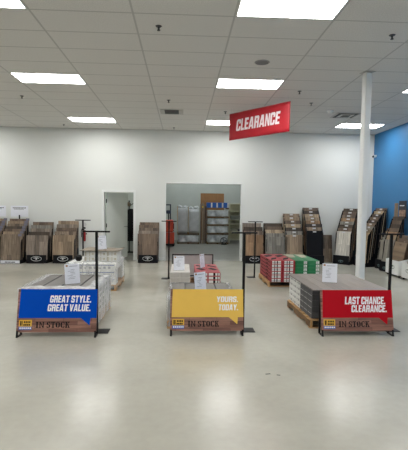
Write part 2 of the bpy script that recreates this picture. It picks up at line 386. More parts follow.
# security camera in the corner
t = thing('security_camera', 'small white security camera high in the corner by the blue wall', 'camera', (5.86, 12.86, 3.30))
MB().box(-.03,.03,0,.04,-.05,.05).obj('bracket', WHITE, t)
MB().cyl((0,0,0),(-.0,-.09,-.02),.02,n=10).obj('arm', BLACK, t)
MB().cyl((.06,-.10,-.02),(-.07,-.16,-.05),.038,n=14).obj('housing', WHITE, t)
MB().cyl((-.07,-.16,-.05),(-.085,-.167,-.053),.03,n=14).obj('lens', BLACK, t)
# stockroom and office lamps (unseen strip lights, added above the view to brighten these rooms)
SM = emit('added_strip_tube', (.9, .97, 1.0), STOCK)
for i, (x, y, z, nm) in enumerate([(.5,16.2,4.9,'near'),(2.5,17.4,4.9,'right'),(.5,19.0,4.9,'rear'),(-2.7,14.6,2.95,'office')]):
    t = thing('added_strip_light', f'added unseen white strip light on the {"office" if nm=="office" else "stockroom"} ceiling, {nm} one', 'strip light', (x, y, z))
    MB().box(-.65,.65,-.08,.08,.04,.1 if z > 4 else .05).obj('housing', WHITE, t)
    MB().cyl((-.6,0,.01),(.6,0,.01),.028,n=10).obj('tube', SM if nm != 'office' else emit('added_office_tube', (.95,1,.97), 60), t)

# ================================================================== HANGING BANNER
RED = mat('sign_red', (178, 22, 38), .5)
A, B = Vector((1.07, 10.0, 0)), Vector((2.17, 8.65, 0)); Ln = (B-A).length
ang = math.atan2(B.y-A.y, B.x-A.x)
t = thing('hanging_banner', 'red hanging banner reading CLEARANCE in white letters', 'banner', (A.x, A.y, 3.22), ang)
mb = MB(); nx, nz = 40, 8
def wav(x, z): return .008*math.sin(x*7+.6)*(.4+z) + .004*math.sin(x*17+z*5)
for side in (0, 1):
    mb.v += [(Ln*i/nx, wav(Ln*i/nx, .61*j/nz)+side*.004, .61*j/nz) for j in range(nz+1) for i in range(nx+1)]
K = (nx+1)*(nz+1)
for j in range(nz):
    for i in range(nx):
        a = j*(nx+1)+i; mb.f += [(a, a+1, a+nx+2, a+nx+1), (a+K, a+K+nx+1, a+K+nx+2, a+K+1)]
for i in range(nx):
    mb.f += [(i, i+K, i+1+K, i+1), (K-1-i, K-2-i, 2*K-2-i, 2*K-1-i)]
for j in range(nz):
    a = j*(nx+1); b = a+nx; mb.f += [(a, a+nx+1, a+nx+1+K, a+K), (b, b+K, b+nx+1+K, b+nx+1)]
smooth(mb.obj('vinyl_sheet', RED, t))
lt = lettering('CLEARANCE', .22, 1.50, .19, .45, -.001, .003, .12)
lt.v = [(x, y+wav(x, z), z) for x, y, z in lt.v]
lt.obj('lettering', mat('banner_white', (235, 225, 228), .5), t)
MB().cyl((0,.002,.615),(Ln,.002,.615),.007,n=8).obj('top_rod', mat('rod_white', (190,190,190), .4), t)
for x in (.06, Ln-.06):
    MB().cyl((x,.002,.615),(x,.002,ZC-3.22-.003),.002,n=6).obj('hanging_wire', GRID, t)

# ================================================================== PALLETS, CARTONS
def pallet(x0, x1, y0, y1, label, axis='Y'):
    """three stringers along y, deck boards across x"""
    t = thing('wooden_pallet', label, 'pallet', ((x0+x1)/2, (y0+y1)/2, 0), 0, 'wooden pallets')
    W, D = x1-x0, y1-y0
    ym = wood('pallet_wood_y', (186, 148, 100), (164, 126, 84), .5, 2, 'Y', .8, .2)
    st = MB().prism([(-D/2,.016),(-D/2+.16,.016),(-D/2+.2,.05),(-D/2+.4,.05),(-D/2+.44,.016),(D/2-.44,.016),(D/2-.4,.05),(D/2-.2,.05),(D/2-.16,.016),(D/2,.016),(D/2,.104),(-D/2,.104)], -.019, .019, 'X').mesh('stringer', ym)
    for x in (-W/2+.019, 0, W/2-.019): link(st, 'stringer', t, (x, 0, 0))
    db = MB().bev(-W/2, W/2, -.048, .048, .104, .12, .003).mesh('deck_board', PALM)
    n = 7
    for i in range(n): link(db, 'deck_board', t, (0, -D/2+.048+(D-.096)*i/(n-1), 0))
    bb = MB().bev(-W/2, W/2, -.05, .05, 0, .016, .003).mesh('bottom_board', PALM)
    for y in (-D/2+.05, 0, D/2-.05): link(bb, 'bottom_board', t, (0, y, 0))
    return t
def carton_mesh(key, w, d, h, body):
    return MB().bev(-w/2, w/2, -d/2, d/2, 0, h, .004).mesh(key, body)
def carton(me, loc, label, group, prints=()):
    """one carton: shell with printed end patches"""
    t = thing('flooring_carton', label, 'carton', loc, 0, group)
    link(me, 'carton_shell', t)
    for nm, pm in prints: link(pm, nm, t)
    return t
def film(x0, x1, y0, y1, z0, z1, label, opac=.4, rim=.1, amp=.007, loose=0):
    mb = MB(); rnd = random.Random(int(abs(x0*1000+y0*77)))
    per = []
    n = 14
    for (a, b) in (((x0,y0),(x1,y0)),((x1,y0),(x1,y1)),((x1,y1),(x0,y1)),((x0,y1),(x0,y0))):
        for i in range(n): per.append((a[0]+(b[0]-a[0])*i/n, a[1]+(b[1]-a[1])*i/n))
    cx_, cy_ = (x0+x1)/2, (y0+y1)/2
    lev = [z0+(z1-z0)*k/8 for k in range(9)]
    N = len(per)
    for z in lev:
        for (x, y) in per:
            k = 1+rnd.uniform(0, amp)*2
            mb.v.append((cx_+(x-cx_)*k, cy_+(y-cy_)*k, z+rnd.uniform(-.004,.004)))
    fx, fy = 1-rim*2/(x1-x0), 1-rim*2/(y1-y0)
    for (x, y) in per:
        mb.v.append((cx_+(x-cx_)*(fx+rnd.uniform(-.05,.05)), cy_+(y-cy_)*(fy+rnd.uniform(-.03,.03)), z1+.006+rnd.uniform(0,.01)))
    for k in range(len(lev)):
        for i in range(N):
            j = (i+1) % N; mb.f.append((k*N+i, k*N+j, (k+1)*N+j, (k+1)*N+i))
    o = mb.obj('stretch_film', film_mat('film_%d' % int(opac*100), opac)); tag(o, label, 'plastic film')
    return smooth(o)

C_GREYD = mat('carton_dark_grey', (74, 74, 76), .55, noise=.15, nscale=5)
C_WHITE = mat('carton_white', (216, 216, 212), .55, noise=.06, nscale=6)
C_CREAM = mat('carton_cream', (216, 216, 213), .55, noise=.05, nscale=6)
C_RED = mat('carton_red', (158, 40, 48), .45, noise=.15, nscale=5)
C_GREEN = mat('carton_green', (28, 112, 66), .45, noise=.12, nscale=5)
C_TOP = wood('carton_plank_print', (126, 119, 112), (92, 88, 86), .12, .7, 'X', .4, .3)
INKD = mat('carton_ink', (20, 20, 23), .6, spec=.2)
BLUEI = mat('carton_blue_ink', (70, 92, 150), .6)

# ---- front left pallet: dark cartons under film
pallet(-2.17, -1.16, 5.62, 6.82, 'wooden pallet under the film-wrapped cartons behind the blue sign')
me = carton_mesh('carton_a', .235, 1.17, .082, C_GREYD)
topm = MB().box(-.11, .11, -.56, .56, .082, .0835).mesh('plank_print', C_TOP)
sidem = MB().box(.1175, .1185, -.5, .5, .02, .06).mesh('side_print', C_WHITE)
LO = ['bottom', 'second', 'third', 'fourth', 'top', 'sixth']
CO_ = ['leftmost', 'second', 'third', 'rightmost']
for k in range(5):
    for c in range(4):
        if k < 4 and c in (1, 2): continue
        carton(me, (-1.665-.375+.25*c, 6.22, .121+.0835*k),
               f'dark grey flooring carton under film behind blue sign, {LO[k]} layer, {CO_[c]} column', 'cartons behind the blue sign',
               ([('plank_print', topm)] if k == 4 else []) + ([('side_print', sidem)] if c == 3 else []))
film(-2.175, -1.155, 5.625, 6.815, .03, .545, 'clear crinkled stretch film around the cartons behind the blue sign', .5, .13, .008)
# ---- front middle pallet: low dark cartons
pallet(-.20, .76, 5.62, 6.82, 'wooden pallet behind the yellow sign')
me = carton_mesh('carton_b', .225, 1.15, .095, C_GREYD)
topm = MB().box(-.105, .105, -.55, .55, .095, .0965).mesh('plank_print', C_TOP)
for k in range(3):
    for c in range(4):
        if k < 2 and c in (1, 2): continue
        carton(me, (.28-.351+.234*c, 6.22, .121+.097*k),
               f'dark grey flooring carton behind yellow sign, {["bottom","middle","top"][k]} layer, {CO_[c]} column', 'cartons behind the yellow sign',
               [('plank_print', topm)] if k == 2 else [])
film(-.205, .765, 5.625, 6.815, .03, .415, 'clear stretch film around the low cartons behind the yellow sign', .3, .05, .008)
# ---- front right pallet: white cartons in the rear, dark in front, plank panel on top
pallet(1.76, 2.78, 5.62, 6.88, 'wooden pallet under the grey plank top behind the red sign')
hh = .0845
mew = MB().bev(0, .97, -.105, .105, 0, hh-.0015, .004).mesh('carton_c', C_WHITE)
meg = MB().bev(0, .97, -.0975, .0975, 0, hh-.0015, .004).mesh('carton_d', C_GREYD)
lw = MB().box(-.0012, 0, -.08, -.02, .02, .05).box(-.0012, 0, .0, .08, .03, .04).mesh('end_print', mat('carton_grey_ink', (150,150,150), .6))
lg = MB().box(-.0012, 0, -.085, .085, .058, .066).mesh('end_print', mat('carton_pale_ink', (180,180,180), .6))
for k in range(5):
    for r in range(3):
        carton(mew, (1.80, 6.345+.106+.212*r-.06, .121+hh*k), f'white carton under the grey plank top, {LO[k]} layer, {["nearest","middle","rearmost"][r]} of three', 'white cartons behind the red sign', [('end_print', lw)])
        carton(meg, (1.80, 5.66+.0985+.197*r+.02, .121+hh*k), f'dark grey carton under the grey plank top, {LO[k]} layer, {["nearest","middle","rearmost"][r]} of three', 'dark cartons behind the red sign', [('end_print', lg)])
t = thing('plank_tabletop', 'grey-brown wood plank top laid over the cartons behind the red sign', 'panel', (1.755, 5.50, .121+hh*5+.001))
PT = wood('grey_plank_top', (134, 124, 116), (116, 107, 100), 5, 5, 'Y', .45, .16)
for i in range(7):
    MB().bev(.0, .151, 0, 1.38, 0, .014, .002).obj('plank', PT, t, (.152*i, 0, 0))
# ---- second row left: white cartons, brown sheet on top
pallet(-2.24, -1.28, 8.16, 9.30, 'wooden pallet under the white cartons in the second row, left')
hh = .14
mel = MB().bev(-.47, .47, -.138, .138, 0, hh-.002, .004).mesh('carton_e', C_WHITE)
stripe = MB().box(-.44, .44, -.1392, -.138, .095, .108).mesh('blue_stripe', BLUEI)
txt = MB()
for i in range(9): txt.box(-.40+.09*i, -.40+.09*i+.05, -.1392, -.138, .03, .075 if i % 3 else .06)
txt = txt.mesh('end_print', mat('carton_soft_ink', (160,162,168), .6))
for k in range(3):
    for r in range(4):
        if k < 2 and r in (1, 2): continue
        carton(mel, (-1.76, 8.165+.142+.284*r, .121+hh*k), f'long white carton with blue stripe, {["bottom","middle","top"][k]} layer, {["nearest","second","third","rearmost"][r]} row', 'white cartons in the second row left', [('blue_stripe', stripe), ('end_print', txt)] if r == 0 else [])
mes = MB().bev(-.108, .108, -.29, .29, 0, .098, .004).mesh('carton_f', C_CREAM)
enp = MB().box(-.09, -.06, -.2912, -.29, .01, .09).box(.0, .012, -.2912, -.29, .01, .09).box(.05, .09, -.2912, -.29, .03, .07).box(-.09, .09, -.2912, -.29, .045, .052).mesh('end_print', mat('carton_tan_ink', (186, 178, 158), .6))
for k in range(2):
    for c in range(3):
        carton(mes, (-1.85+.22*c, 8.72, .5425+.1*k), f'short cream carton under the brown cardboard sheet, {["lower","upper"][k]} layer, {["left","middle","right"][c]}', 'small cartons on the white pallet', [('end_print', enp)])
mb = MB(); n = 8
for z in (0, .006):
    mb.v += [(-.40+.8*i/n, y, z+.012*math.sin(i*1.7)*(abs(i-n/2)/n*2)+ (0 if z else 0)) for y in (-.34, .34) for i in range(n+1)]
q = n+1
for i in range(n): mb.f += [(i, i+1, q+i+1, q+i), (2*q+i, 3*q+i, 3*q+i+1, 2*q+i+1), (i, 2*q+i, 2*q+i+1, i+1), (q+i, q+i+1, 3*q+i+1, 3*q+i)]
mb.f += [(0, q, 3*q, 2*q), (n, n+2*q, n+3*q, n+q)]
o = mb.obj('cardboard_sheet', mat('cardboard', (138, 127, 112), .8, noise=.1), None, (-1.63, 8.70, .756)); tag(o, 'brown cardboard sheet on top of the small cream cartons', 'cardboard')
film(-2.245, -1.275, 8.155, 9.305, .05, .545, 'clear stretch film around the white cartons in the second row', .22, .09, .008)
o = MB().bev(-2.10,-1.98, 8.30,8.42,0,.12,.03).xf(Matrix.Translation((0,0,.56))).obj('black_bundle', BLACK); tag(o, 'small black bundle on the white cartons left of the cream ones', 'bundle')
# ---- second row middle: white stack, red stack on one pallet
pallet(-.24, .74, 7.92, 9.12, 'wooden pallet carrying white and red cartons in the second row, middle')
mew = MB().bev(-.093, .093, -.58, .58, 0, .094, .004).mesh('carton_g', mat('carton_pale_wood', (188, 183, 176), .5, noise=.08, nscale=4))
etw = MB().box(-.08, .08, -.5812, -.58, .04, .052).mesh('end_print', mat('carton_faint_ink', (180, 174, 166), .6))
for k in range(3):
    for c in range(2):
        carton(mew, (-.135+.19*c, 8.52, .121+.096*k), f'pale carton behind the yellow sign in the second row, {["bottom","middle","top"][k]} layer, {["left","right"][c]} column', 'pale cartons in the second row middle', [('end_print', etw)])
mer = MB().bev(-.117, .117, -.58, .58, 0, .070, .004).mesh('carton_h', C_RED)
etr = MB().box(-.105, .105, -.5812, -.58, .01, .060).mesh('end_label', C_WHITE)
etk = MB().box(-.02, .02, -.5824, -.5812, .01, .060).box(.06, .075, -.5824, -.5812, .01, .06).mesh('end_print', INKD)
rtp = MB().prism([(-.10,-.1),(.02,-.3),(.1,-.2),(-.02,.05)], .070, .0712, 'Z').prism([(-.1,.3),(.08,.1),(.1,.2),(-.06,.45)], .070, .0712, 'Z').mesh('top_print', INKD)
for k in range(4):
    for c in range(2):
        carton(mer, (.37+.24*c, 8.52, .121+.072*k), f'red carton behind the yellow sign, {["bottom","second","third","top"][k]} layer, {["left","right"][c]} column', 'red cartons in the second row middle', [('end_label', etr), ('end_print', etk)]+([('top_print', rtp)] if k == 3 else []))
# ---- second row right: red and green cartons
pallet(1.80, 2.86, 8.64, 9.74, 'wooden pallet carrying red and green cartons in the second row, right')
hh = .075
mer2 = MB().bev(-.123, .123, -.59, .59, 0, hh-.0015, .004).mesh('carton_i', C_RED)
meg2 = MB().bev(-.123, .123, -.59, .59, 0, hh-.0015, .004).mesh('carton_j', C_GREEN)
etr2 = MB().box(-.10, .085, -.5912, -.59, .008, .064).mesh('end_label', C_WHITE)
etk2 = MB().box(-.05, -.035, -.5924, -.5912, .008, .064).box(.0, .02, -.5924, -.5912, .008, .064).box(-.1, .085, -.5924, -.5912, .03, .036).mesh('end_print', INKD)
etg2 = MB().box(.05, .115, -.5912, -.59, .008, .064).mesh('end_label', C_WHITE)
etgk = MB().box(.06, .1, -.5924, -.5912, .02, .03).box(.065, .085, -.5924, -.5912, .045, .055).mesh('end_print', INKD)
lsr = MB().box(-.1242, -.123, -.5, .5, .018, .03).box(-.1242, -.123, -.3, -.1, .04, .06).mesh('side_print', INKD)
rtp2 = MB().prism([(-.11,-.5),(.05,-.3),(.11,-.05),(-.02,-.15)], hh-.0015, hh-.0003, 'Z').prism([(-.1,.0),(.1,.25),(.05,.5),(-.11,.3)], hh-.0015, hh-.0003, 'Z').mesh('top_print', INKD)
gtp = MB().prism([(-.11,-.05),(.03,.0),(.11,.5),(-.11,.55)], hh-.0015, hh-.0003, 'Z').mesh('top_print', mat('carton_beige', (170,160,140), .6))
for k in range(6):
    for c in range(4):
        red = c < 2
        pr = [('end_label', etr2), ('end_print', etk2)] if red else [('end_label', etg2), ('end_print', etgk)]
        if c == 0: pr = pr + [('side_print', lsr)]
        if k == 5: pr = pr + [('top_print', rtp2 if red else gtp)]
        carton(mer2 if red else meg2, (1.945+.257*c, 9.12, .121+hh*k), f'{"red" if red else "green"} carton with white end label, {["bottom","second","third","fourth","fifth","top"][k]} layer, {["left","right"][c % 2]} {"red" if red else "green"} column right of aisle', 'red and green cartons in the second row right', pr)

# ================================================================== IN STOCK SIGNS
SIGNWOOD = wood('sign_plank_print', (150, 108, 92), (112, 74, 62), .045, .35, 'X', .5, .4)
WHT = mat('sign_white', (238, 238, 240), .5)
TILT = math.radians(12)
def bars(rects, y, d): 
    mb = MB()
    for a, b, c, e in rects: mb.box(a, b, y-d, y, c, e)
    return mb
def in_stock_sign(x0, y, W, H, colour, lines, label, rz=0, back=False):
    t = thing('in_stock_sign', label, 'sign', (x0, y, 0), rz)
    T = Matrix.Translation((0, 0, .065)) @ Matrix.Rotation(-TILT, 4, 'X')
    board = MB().box(0, W, 0, .008, 0, H).xf(T).obj('board', SIGNWOOD, t)
    zb = H*.325
    # coloured speech bubble with a pointed tail
    b = MB().prism([(.018, zb), (W*.80, zb), (W*.915, zb-H*.17), (W*.925, zb), (W, zb), (W, H), (.03, H)], -.0015, -.0002, 'Y').xf(T).obj('speech_bubble', colour, t)
    for s, a0, a1, c0, c1 in lines:
        lettering(s, a0*W, a1*W, c0*H, c1*H, -.0017, .0015, .1).xf(T).obj('lettering', WHT, t)
    if not back:
        lettering('IN', .24*W, .345*W, .10*H, .24*H, -.0002, .0015, 0, STENCIL, .16).xf(T).obj('stencil_lettering', INKD, t)
        lettering('STOCK', .375*W, .665*W, .10*H, .24*H, -.0002, .0015, 0, STENCIL, .16).xf(T).obj('stencil_lettering', INKD, t)
        lo = MB().box(.03*W, .19*W, -.0016, -.0002, .055*H, .285*H).xf(T).obj('logo_patch', mat('logo_yellow', (226, 178, 62), .5), t)
        MB().box(.03*W, .19*W, -.0026, -.0017, .055*H, .13*H).xf(T).obj('logo_strip', mat('logo_blue', (52, 92, 178), .5), lo)
        d = bars([(.045*W,.062*W,.15*H,.26*H),(.068*W,.076*W,.15*H,.26*H)]+[((.09+.022*i)*W,(.106+.022*i)*W,.21*H,.255*H) for i in range(4)]+[((.086+.022*i)*W,(.104+.022*i)*W,.15*H,.19*H) for i in range(4)], -.0017, .001)
        d.xf(T).obj('logo_print', INKD, lo)
        d = bars([((.04+.025*i)*W,(.058+.025*i)*W,.075*H,.112*H) for i in range(6)], -.0027, .001)
        d.xf(T).obj('logo_strip_print', WHT, lo)
    # back of the board and black easel legs
    MB().box(.02, W-.02, .009, .012, .02, H-.02).xf(T).obj('back_panel', mat('sign_back', (190, 182, 181), .4), t)
    f = MB().box(0, W, .009, .024, H-.02, H).box(0, W, .009, .024, 0, .02).box(0, .02, .009, .024, .02, H-.02).box(W-.02, W, .009, .024, .02, H-.02)
    f.xf(T).obj('frame', BLACK, t)
    ztop = .065+(H-.06)*math.cos(TILT); ytop = (H-.06)*math.sin(TILT)+.03
    for x in (.012, W-.012):
        MB().prism([(-.02,0),(.14,0),(.14,.012),(ytop+.02,ztop),(ytop-.0,ztop),(.118,.012),(-.008,.012),(.02,.09),(.006,.09)], x-.011, x+.011, 'X').obj('easel_leg', BLACK, t)
    return t
def post_stand(x, y, label, flip=1, h=1.33, pw=.165):
    a, b = sorted((-.03*flip, pw*flip))
    t = thing('sign_post', label, 'sign stand', (x, y, 0), 0, 'black T-topped sign posts')
    MB().bev(a, b, -.03, .17, 0, .008, .003).obj('base_plate', BLACK, t)
    MB().bev(-.016, .016, -.016, .016, .008, h-.02, .003).obj('post', BLACK, t)
    MB().bev(-.17, .17, -.014, .014, h-.02, h, .003).obj('crossbar', BLACK, t)
    MB().cyl((0,-.03,.45),(0,-.016,.45),.014,n=8).obj('clamp_knob', BLACK, t)
    return t
BLUE = mat('sign_blue', (0, 72, 178), .55, spec=.06)
YEL = mat('sign_yellow', (232, 190, 92), .5, spec=.1)
REDS = mat('sign_red_board', (178, 14, 30), .5, spec=.1)
in_stock_sign(-2.06, 5.255, .985, .535, BLUE, [('GREAT STYLE.', .40, .93, .685, .85), ('GREAT VALUE.', .375, .925, .485, .645)], 'blue sign reading GREAT STYLE GREAT VALUE over IN STOCK planks')
in_stock_sign(-.15, 5.30, .945, .53, YEL, [('YOURS.', .63, .935, .69, .825), ('TODAY.', .655, .935, .49, .635)], 'yellow sign reading YOURS TODAY over IN STOCK planks')
in_stock_sign(1.81, 5.27, .955, .53, REDS, [('LAST CHANCE.', .335, .91, .65, .835), ('CLEARANCE.', .42, .925, .46, .63)], 'red sign reading LAST CHANCE CLEARANCE over IN STOCK planks')
post_stand(-1.10, 5.435, 'black T-topped post at the right end of the blue sign', pw=.145)
post_stand(.81, 5.47, 'black T-topped post at the right end of the yellow sign')
post_stand(2.785, 5.47, 'black T-topped post at the right end of the red sign')
post_stand(-.31, 9.56, 'black T-topped post beside the pale sign back in the middle aisle', -1)
post_stand(1.70, 9.78, 'black T-topped post left of the red cartons', -1)
post_stand(-2.25, 9.62, 'black T-topped post behind the white cartons at left')
in_stock_sign(.70, 9.62, .93, .53, REDS, [], 'sign seen from behind, pale panel in a black frame, mid aisle', PI, True)

# ---- price cards in clear holders
def price_card(x, y, z, rz, label, h=.28, w=.21):
    t = thing('price_card', label, 'price card', (x, y, z), rz, 'price cards in clear holders')
    T = Matrix.Rotation(math.radians(-6), 4, 'X')
    MB().box(-w/2, w/2, 0, .0015, .006, h).xf(T).obj('paper', PAPER, t)
    MB().box(-w/2-.003, w/2+.003, .0018, .0045, .0, h+.004).xf(T).box(-w/2-.003, w/2+.003, -.0, .09, 0, .003).obj('holder', clear_mat(), t)
    MB().box(-w/2+.015, -w/2+.045, -.0012, 0, h-.035, h-.012).xf(T).obj('logo', mat('card_logo', (160, 110, 60), .6), t)
    rr = random.Random(int(x*100)); mb = MB().box(-w/2+.06, w/2-.03, -.0012, 0, h-.035, h-.028)
    for k in range(7):
        a = rr.uniform(-.07, -.02); mb.box(a, a+rr.uniform(.03, .09), -.0012, 0, h-.08-.021*k, h-.075-.021*k)
    mb.xf(T).obj('printed_lines', INK, t)
price_card(-1.525, 5.90, .555, math.radians(33), 'white price card on the film-wrapped cartons behind the blue sign')
price_card(.27, 5.98, .425, math.radians(38), 'white price card standing behind the yellow sign', .29)
price_card(2.17, 6.05, .121+.0845*5+.016, math.radians(-18), 'white price card on the grey plank top behind the red sign')
price_card(-1.62, 8.55, .771, math.radians(40), 'white price card on the brown cardboard sheet at left')
price_card(-.06, 8.15, .411, math.radians(8), 'white price card on the pale cartons in the second row')
price_card(.42, 8.55, .411, math.radians(62), 'narrow turned price card on the red cartons in the second row')

# ================================================================== SAMPLE RACKS
TONES = {
 'grey-brown': wood('tone_greybrown', (138, 125, 113), (110, 98, 87)), 'tan': wood('tone_tan', (152, 132, 109), (125, 107, 87)),
 'honey': wood('tone_honey', (152, 122, 92), (132, 103, 74)), 'pale grey': wood('tone_pale', (198, 194, 184), (184, 179, 169)),
 'dark brown': wood('tone_dark', (74, 61, 50), (56, 46, 38)), 'ash grey': wood('tone_ash', (132, 128, 118), (112, 108, 100)),
 'walnut': wood('tone_walnut', (114, 96, 80), (90, 74, 61)), 'rustic brown': wood('tone_rustic', (128, 112, 95), (88, 74, 62), .12, .6, contrast=.5),
 'beige': wood('tone_beige', (172, 152, 124), (152, 132, 106)), 'black': NAVY}
TAGW = mat('tag_white', (205, 205, 205), .6); TAGB = mat('tag_blue_grey', (112, 111, 126), .6)
def emblem(t, y, zc, rx=.13, rz=.062):
    e = MB().ring((0, zc), rx, rz, .012, y-.002, y)
    # spreading tree: crown, trunk and roots
    e.prism([(-.085,zc+.006),(-.06,zc+.028),(-.02,zc+.036),(.03,zc+.036),(.065,zc+.026),(.085,zc+.004),(.03,zc+.010),(.014,zc),(.012,zc-.02),(.035,zc-.034),(-.035,zc-.034),(-.012,zc-.02),(-.014,zc),(-.03,zc+.012)], y-.002, y, 'Y')
    return e
def rack(cx, yf, rz, w, zf, zb, n, tones, desc, base='emblem', tags=None, depth=.62, header=None, hw=.5, front_black=False, boardh=.8, bz=.10):
    sg = .06 if base == 'black' else .2
    """stepped sample rack; local -y is the front. boards are separate things"""
    t = thing('sample_rack', f'black stepped floor-sample rack {desc}', 'display rack', (cx, yf, 0), rz, 'flooring sample racks')
    MB().box(-w/2+.01, w/2-.01, .03, depth, 0, bz-.005).obj('base', NAVY, t)
    for sx in (-1, 1):
        a, b = sorted((sx*(w/2-.012), sx*(w/2-.03)))
        MB().prism([(.05, bz-.005), (depth, bz-.005), (depth, zb-sg), (depth-.05, zb-sg), (.10, zf-sg-.03)], a, b, 'X').obj('side_panel', NAVY, t)
    MB().box(-w/2+.03, w/2-.03, depth-.015, depth, bz, zb-.12).obj('back_panel', NAVY, t)
    if base == 'emblem':
        p = MB().bev(-w/2+.03, w/2-.03, -.015, .005, .025, .24, .004).obj('emblem_board', NAVY, t)
        emblem(t, -.0155, .135, min(.15, w*.25), .07).obj('tree_emblem', mat('emblem_white', (190,192,192), .5), p)
        MB().box(-w/2+.1, w/2-.1, -.01, .05, 0, .025).obj('foot', BLACK, t)
    elif base == 'strip':
        p = MB().bev(-w/2+.02, w/2-.02, -.015, .005, .015, .095, .003).obj('label_strip', PAPER, t)
        MB().box(-.14,-.06,-.017,-.0152,.04,.065).box(-.05,.02,-.017,-.0152,.04,.065).box(.03,.14,-.017,-.0152,.04,.065).obj('strip_print', INKD, p)
    elif base == 'black':
        p = MB().bev(-w/2+.005, w/2-.005, -.02, .005, .01, .27, .004).obj('front_board', NAVY, t)
        emblem(t, -.0205, .10, .07, .04).obj('tree_emblem', mat('emblem_dim', (70, 90, 92), .5), p)
    if header:
        MB().box(-hw/2, hw/2, depth+.01, depth+.02, header[0], header[1]).obj('header_board', PAPER, t)
        mb = MB(); rr = random.Random(int(cx*10))
        xx = -hw/2+.06
        while xx < hw/2-.08:
            l = rr.uniform(.02, .045); mb.box(xx, xx+l, depth+.0085, depth+.0098, header[1]-.075, header[1]-.05); xx += l+.01
        mb.box(-hw/2+.09, hw/2-.12, depth+.0085, depth+.0098, header[1]-.105, header[1]-.092).obj('header_print', INKD, t)
        MB().box(-.02, .02, depth+.0005, depth+.0095, .2, header[0]+.05).obj('header_post', NAVY, t)
    c, s = math.cos(rz), math.sin(rz)
    tilt = math.radians(7)
    for i in range(n):
        f = i/(n-1)
        top = zf+(zb-zf)*f
        yb = .04+(depth-.15)*f
        bot = max(bz+.003 if base != 'strip' else .1, top-boardh)
        hgt = (top-bot)/math.cos(tilt)
        tn = tones[i % len(tones)]
        jit = ((i*37) % 5-2)*.006
        lx = jit
        loc = (cx+c*lx-s*yb, yf+s*lx+c*yb, bot)
        b = thing('sample_board', f'{ORD[i] if i < n-1 else "rearmost"} {tn} board, rack {desc}' if tn != 'black' else f'plain black front board, rack {desc}',
                  'sample board', loc, rz, 'flooring sample boards')
        MB().bev(-w/2+.006, w/2-.006, 0, .018, 0, hgt, .003).xf(Matrix.Rotation(-tilt, 4, 'X')).obj('board', TONES[tn], b)
        if tags == 'centre':
            MB().box(-.05, .05, -.0015, -.0002, hgt-.05, hgt-.012).xf(Matrix.Rotation(-tilt, 4, 'X')).obj('name_tag', TAGW, b)
        elif tags == 'right':
            MB().box(w/2-.085, w/2+.012, -.004, -.0005, hgt-.055, hgt+.012).xf(Matrix.Rotation(-tilt, 4, 'X')).obj('name_tag', TAGB, b)
    return t
rack(-5.44, 11.92, 0, .56, .82, 1.24, 7, ['rustic brown','walnut','tan','dark brown'], 'cut by the left edge of the photo', 'strip', 'right', .72, (1.30, 1.62), .5)
rack(-4.80, 11.92, 0, .56, .82, 1.24, 7, ['rustic brown','tan','walnut','dark brown'], 'with a white header board at the far left', 'strip', 'right', .72, (1.30, 1.62), .5)
rack(-4.12, 12.04, 0, .61, .79, 1.15, 5, ['grey-brown','dark brown','grey-brown','ash grey','walnut'], 'with the tree emblem, farther from the fire extinguisher')
rack(-3.39, 12.06, 0, .61, .80, 1.19, 5, ['tan','rustic brown','walnut','grey-brown','tan'], 'with the tree emblem, next to the fire extinguisher')
rack(-1.01, 12.24, 0, .60, .85, 1.17, 5, ['walnut','grey-brown','rustic brown','walnut'], 'between the open door and the stockroom opening', depth=.55)
rack(2.12, 12.26, 0, .59, .84, 1.18, 4, ['honey','walnut','dark brown','grey-brown'], 'just right of the stockroom opening', depth=.55)
rack(2.76, 12.20, 0, .59, .80, 1.18, 5, ['ash grey','ash grey','beige','walnut','dark brown'], 'second right of the stockroom opening', 'black')
rack(3.33, 12.20, 0, .53, .86, 1.48, 7, ['tan','ash grey','dark brown','beige','walnut','tan'], 'of medium height beside the black-fronted rack', 'black', 'centre')
rack(3.92, 12.14, 0, .51, .99, 1.67, 8, ['black','tan','dark brown','honey','tan','beige','dark brown','walnut'], 'with a black front, tall, at the back wall', 'black', 'centre', .68, boardh=.95)
rack(4.70, 12.19, math.radians(-45), .50, .98, 1.66, 8, ['pale grey','walnut','dark brown','ash grey','honey','rustic brown','walnut','dark brown'], 'with a pale front just left of the white column', 'black', 'centre', .58, boardh=.95)
rack(5.10, 11.85, math.radians(-75), .48, .98, 1.68, 9, ['beige','tan','ash grey','tan','dark brown','walnut','dark brown','beige','walnut'], 'in the corner right of the white column', 'black', 'centre', .70, boardh=.95)
rack(5.44, 11.28, math.radians(-75), .36, .80, 1.12, 5, ['ash grey','ash grey','ash grey','tan','honey'], 'low against the blue wall', 'black', None, .36, bz=.06)
rk = rack(5.36, 10.80, math.radians(-72), .40, .85, 1.46, 7, ['ash grey','tan','honey','walnut','dark brown','walnut','dark brown'], 'with a photo poster against the blue wall', 'black', None, .40)
MB().box(-.02, .22, .405, .42, 1.42, 1.88).obj('poster_board', mat('poster_dark', (52, 52, 58), .5), rk)
MB().box(-.005, .205, .4, .404, 1.47, 1.64).obj('poster_picture', mat('poster_photo', (150, 122, 104), .5, noise=.5, nscale=18), rk)
bars([(.01,.06,1.74,1.765),(.065,.10,1.74,1.765),(.105,.16,1.74,1.765)], .404, .002).obj('poster_print', WHT, rk)
o = MB().bev(-.17, -.05, .402, .417, .9, 1.82, .002).obj('tall_plank', TONES['tan'], rk)
# leaning single board
o = MB().bev(0, .40, 0, .018, 0, .84, .003).xf(Matrix.Rotation(math.radians(-8), 4, 'X')).obj('plank_sheet', TONES['rustic brown'], None, (4.24, 12.74, .003))
tag(o, 'single dark brown wood panel leaning on the wall beside the black-fronted rack', 'panel')
